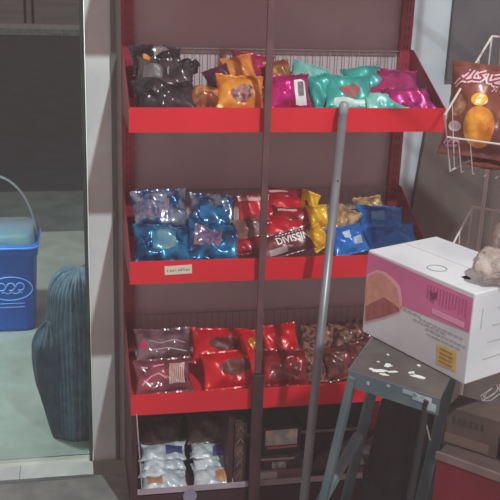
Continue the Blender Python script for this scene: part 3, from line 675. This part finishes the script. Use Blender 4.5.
lg = [  # che, alef, kaf, lam, ze drawn right to left
    [(.80, .78), (.92, .84), (1.0, .74), (.90, .62), (.80, .55), (.84, .40), (.97, .36)],
    [(.80, .52), (.72, .50), (.70, .62), (.71, .92)],
    [(.62, .98), (.50, .82), (.60, .66), (.56, .52), (.42, .50)],
    [(.42, .98), (.38, .70), (.40, .52), (.30, .42)],
    [(.30, .72), (.24, .50), (.12, .34), (.02, .12)],
    [(.30, .42), (.20, .46), (.14, .60)]]
dots = [[(.88, .25), (.91, .25)], [(.93, .18), (.96, .18)], [(.85, .16), (.88, .16)], [(.26, .90), (.29, .90)]]
bxl = (-.86, .34, .40, .84)
strokes(p, 'logo_outline', lg + dots, mat('logo_pink_white', 'e8c8c8', 'dcb4b8', rough=.4), .016, .0022, bxl)
strokes(p, 'logo_letters', lg + dots, mat('logo_maroon', '8a3a48', rough=.4), .005, .0034, bxl)
strokes(p, 'pink_script', [[(.0, .2), (.15, .8), (.3, .2), (.45, .8), (.6, .3), (.8, .7), (1, .4)], [(.1, .0), (.9, .1)]], mat('script_pink', 'c88aa8', rough=.4), .006, .0022, (-.88, -.48, -.82, -.6))
p = pouch('chip_bag', 'orange red chip bag standing behind the brown one in the wire basket', 'chip bag', G5, inb(.17, .165, PB.z + .26), .24, .34, .06, R_(80), R_(-4), foil('orange_red_bag', 'c85a34', 'e08a48', metal=.1, scale=8), seed=102, yaw=tb)
p = pouch('chip_bag', 'clear mauve bag at the left end of the wire basket', 'chip bag', G5, inb(.035, .13, PB.z + .13), .18, .22, .04, R_(78), R_(6), foil('mauve_film', '8a6a72', 'a08890', metal=.1, rough=.2, coat=.8), seed=103, yaw=tb + .9)
p = pouch('chip_bag', 'reddish bag lying low in the wire basket under the front wire', 'chip bag', G5, inb(.19, .09, PB.z + .03), .33, .17, .04, R_(8), 0, foil('rust_bag', '8a4a3c', '5c3430', metal=.1, scale=20), seed=104, yaw=tb)
# knobbly beige net of goods in the lower basket and loose film beside the carton
def lump(name, label, cat, c, r, m, seed, amp=.35, sub=5, parent=None):
    bm = bmesh.new(); bmesh.ops.create_icosphere(bm, subdivisions=sub, radius=1)
    for v in bm.verts:
        n_ = v.co.normalized(); k = 1 + amp * noise.noise(n_ * 1.7 + Vector((seed, 0, 0))) + .10 * abs(noise.noise(n_ * 7 + Vector((seed, 0, 0)))) + .05 * noise.noise(n_ * 19)
        v.co = Vector((n_.x * r[0], n_.y * r[1], n_.z * r[2])) * k
    o = from_bm(name, bm, m, parent, True); o.location = c; return tag(o, label, cat)
film = mat('beige_film', 'cbbdb4', 'ad9c92', rough=.35, coat=.5, scale=35, bump=.6, bscale=70, alpha=.6)
lump('plastic_sack', 'crumpled beige clear plastic sack behind the cake carton at the right edge', 'sack', inb(.215, .06, PB.z - .26), (.085, .08, .21), film, 3)
lump('plastic_wrap', 'crumpled beige plastic wrap lying on the lid of the cake carton, right edge', 'plastic wrap', hit(2, zt + HX + .04, 500, 266), (.055, .06, .034), film, 5, amp=.45)
bm = bmesh.new()
o0 = hit(1, -.98, 490, 392)
for k in range(4):
    a = rnd.uniform(0, 6.3); pts = [Vector((rnd.uniform(-.014, .014) + .016 * math.cos(a + t * .8), rnd.uniform(-.01, .01), .022 * math.sin(a + t * .9))) for t in range(6)]
    tube(bm, pts, .0008, 5)
o = from_bm('crumpled_film', bm, mat('clear_film_glint', 'c8c0bc', rough=.3, coat=.8), None, True); o0 = hit(2, .8645 + .024, 491, 392); o.location = o0
tag(o, 'small tangle of clear plastic film on the dark brown carton, right edge', 'plastic film')

bsk = lump('dark_fill_sack', 'black sack added to fill the dark under the step ladder', 'sack', hit(1, -.42, 408, 462), (.125, .11, .33), mat('black_sackcloth', '1e1a1e', '28222a', rough=.7, bump=.3, bscale=12), 9, amp=.2)  # added near-black lump that deepens the dark below the platform
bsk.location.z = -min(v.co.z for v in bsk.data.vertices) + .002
# ------------------------------------------------------------------ beyond the glass door
bl = mat('blue_plastic', '1a6ad0', '1560c4', rough=.4, scale=4)
x1 = -.362; bk = empty('blue_bucket', (-.56, 1.85, 0), 'blue plastic bucket with a wire handle outside the glass door', 'bucket')
def ring(bm, z_, hw, hd, r=.05, n=8):
    vs_ = []
    for (cx, cy, a0) in ((hw - r, hd - r, 0), (-(hw - r), hd - r, 90), (-(hw - r), -(hd - r), 180), (hw - r, -(hd - r), 270)):
        for k in range(n + 1):
            a = R_(a0 + 90 * k / n); vs_.append(bm.verts.new((cx + r * math.cos(a), cy + r * math.sin(a), z_)))
    return vs_
bm = bmesh.new(); prof = [(0.002, .180, .155), (.02, .184, .158), (.40, .200, .170), (.405, .212, .182), (.46, .216, .186), (.465, .208, .178), (.40, .195, .165), (.03, .175, .15)]
rs = [ring(bm, *q) for q in prof]
for a, b2 in zip(rs, rs[1:]):
    for i in range(len(a)): j = (i + 1) % len(a); bm.faces.new((a[i], a[j], b2[j], b2[i]))
bm.faces.new(rs[0][::-1]); bm.faces.new(rs[-1]); from_bm('body', bm, bl, bk, True)
bm = bmesh.new(); bt = bmesh.new(); rp_ = [v.co.copy() for v in ring(bt, .45, .217, .187)]; bt.free(); tube(bm, rp_, .006, 6, True); from_bm('rim', bm, mat('pale_blue_rim', '5a9ae0', rough=.4), bk, True)
bm = bmesh.new(); tube(bm, [(.205 * math.cos(R_(a)), -.02, .44 + .34 * math.sin(R_(a))) for a in range(0, 181, 6)], .006, 6); from_bm('handle', bm, mat('steel_handle', 'b8bcc0', rough=.3, metal=.8), bk, True)
# smoky lid / liner rising from the rim
bm = bmesh.new(); ra = [ring(bm, .455, .205, .175), ring(bm, .50, .195, .165), ring(bm, .515, .18, .15)]
for a, b2 in zip(ra, ra[1:]):
    for i in range(len(a)): j = (i + 1) % len(a); bm.faces.new((a[i], a[j], b2[j], b2[i]))
bm.faces.new(ra[-1]); from_bm('lid', bm, mat('smoky_lid', '5a8098', '6a8a90', rough=.3, coat=.5), bk, True)
# emblem on the bucket front
bm = bmesh.new(); ec = Vector((.075, -.172, .27))
def on_front(x, z_): return Vector((x, -(.158 + (z_ - .02) * .0316) - .0015, z_))
tube(bm, [on_front(.075 + .105 * math.cos(R_(a)), .235 + .062 * math.sin(R_(a))) for a in range(0, 360, 12)], .0028, 5, True)
from_bm('emblem_ring', bm, mat('pale_blue_ink', '7ab0f0', rough=.5), bk)
bm = bmesh.new()
for cx in (.03, .075, .12):
    tube(bm, [on_front(cx + .02 * math.cos(R_(a)), .245 + .02 * math.sin(R_(a) * 1)) for a in range(-120, 200, 20)], .0035, 5)
tube(bm, [on_front(.03 + .1 * t / 8, .212 + .006 * math.sin(t * 2)) for t in range(9)], .003, 5)
from_bm('emblem_letters', bm, MC['pale_blue_ink'], bk)
bm = bmesh.new()
for z_ in (.155, .135): tube(bm, [on_front(.0, z_), on_front(.14, z_)], .002, 5)
from_bm('text_lines', bm, MC['pale_blue_ink'], bk)

# ribbed fabric roll behind the pillar
m_rib = mat('slate_ribbed_fabric', '5e7280', '4b5d6a', rough=.9, scale=20, bump=.4, bscale=90)
m_flap = mat('slate_plain_fabric', '435460', '3a4a55', rough=.9, scale=20, bump=.3, bscale=60)
rl = empty('fabric_roll', (-.17, .66, 0), 'slate blue ribbed fabric roll standing on end beside the white pillar, outside the glass', 'fabric roll')
def column(rx, ry, H_, cx, cy, ribs, amp, lean, name, m, prof):
    bm = bmesh.new(); n = 460; rows = []
    for k in range(41):
        t = k / 40; s = prof(t); z_ = H_ * t
        row = []
        for i in range(n):
            a = 2 * math.pi * i / n; rb = 1 + amp * (abs(math.sin(a * ribs / 2 + .6 * math.sin(t * 3))) - .5) + .05 * noise.noise(Vector((math.cos(a) * 2, math.sin(a) * 2, t * 4)))
            row.append(bm.verts.new((cx + lean(t) + rx * s * math.cos(a) * rb, cy + ry * s * math.sin(a) * rb, z_ + .02 * noise.noise(Vector((i * .05, t * 5, 2))) * (0 < k < 40))))
        rows.append(row)
    for a, b2 in zip(rows, rows[1:]):
        for i in range(n): j = (i + 1) % n; bm.faces.new((a[i], a[j], b2[j], b2[i]))
    bm.faces.new(rows[0][::-1]); bm.faces.new(rows[-1]); return from_bm(name, bm, m, rl, True)
def pr1_(t): return (.95 + .05 * min(1, t * 3) - .10 * max(0, t - .5)) * (max(.0, 1 - max(0, (t - .84) / .16) ** 2.4)) ** .5 * .98 + .02
column(.125, .11, .70, .005, 0, 46, .07, lambda t: .005 + .03 * max(0, t - .7), 'ribbed_roll', m_rib, pr1_)
def pr2_(t): return .35 + .65 * math.sin(min(1, t * 1.15) * math.pi / 2) ** 1.3 if t < .8 else max(.05, 1 - ((t - .8) / .2) ** 2)
column(.062, .07, .50, -.072, -.05, 10, .03, lambda t: -.01 - .03 * math.sin(t * 2.4), 'plain_flap', m_flap, pr2_)

# street furniture far away
bp = empty('street_post', (-1.05, 19.2, .1), 'thin dark two-legged post on the far pavement, top left', 'post')
bm = bmesh.new()
for x in (-.07, .10): tube(bm, [(x, 0, 0), (x, 0, .9)], .03, 8)
tube(bm, [(-.07, 0, .9), (.1, 0, .9)], .03, 8)
from_bm('frame', bm, mat('dark_post', '24292a', rough=.6), bp)
o = box_obj('curb_plate', (-.12, -.01, 0), (.12, .01, .06), mat('bright_metal', 'f0f8f4', rough=.15, metal=.9)); o.location = (-.40, 17.48, .03)
tag(o, 'small shiny metal plate on the far curb, top left', 'plate')
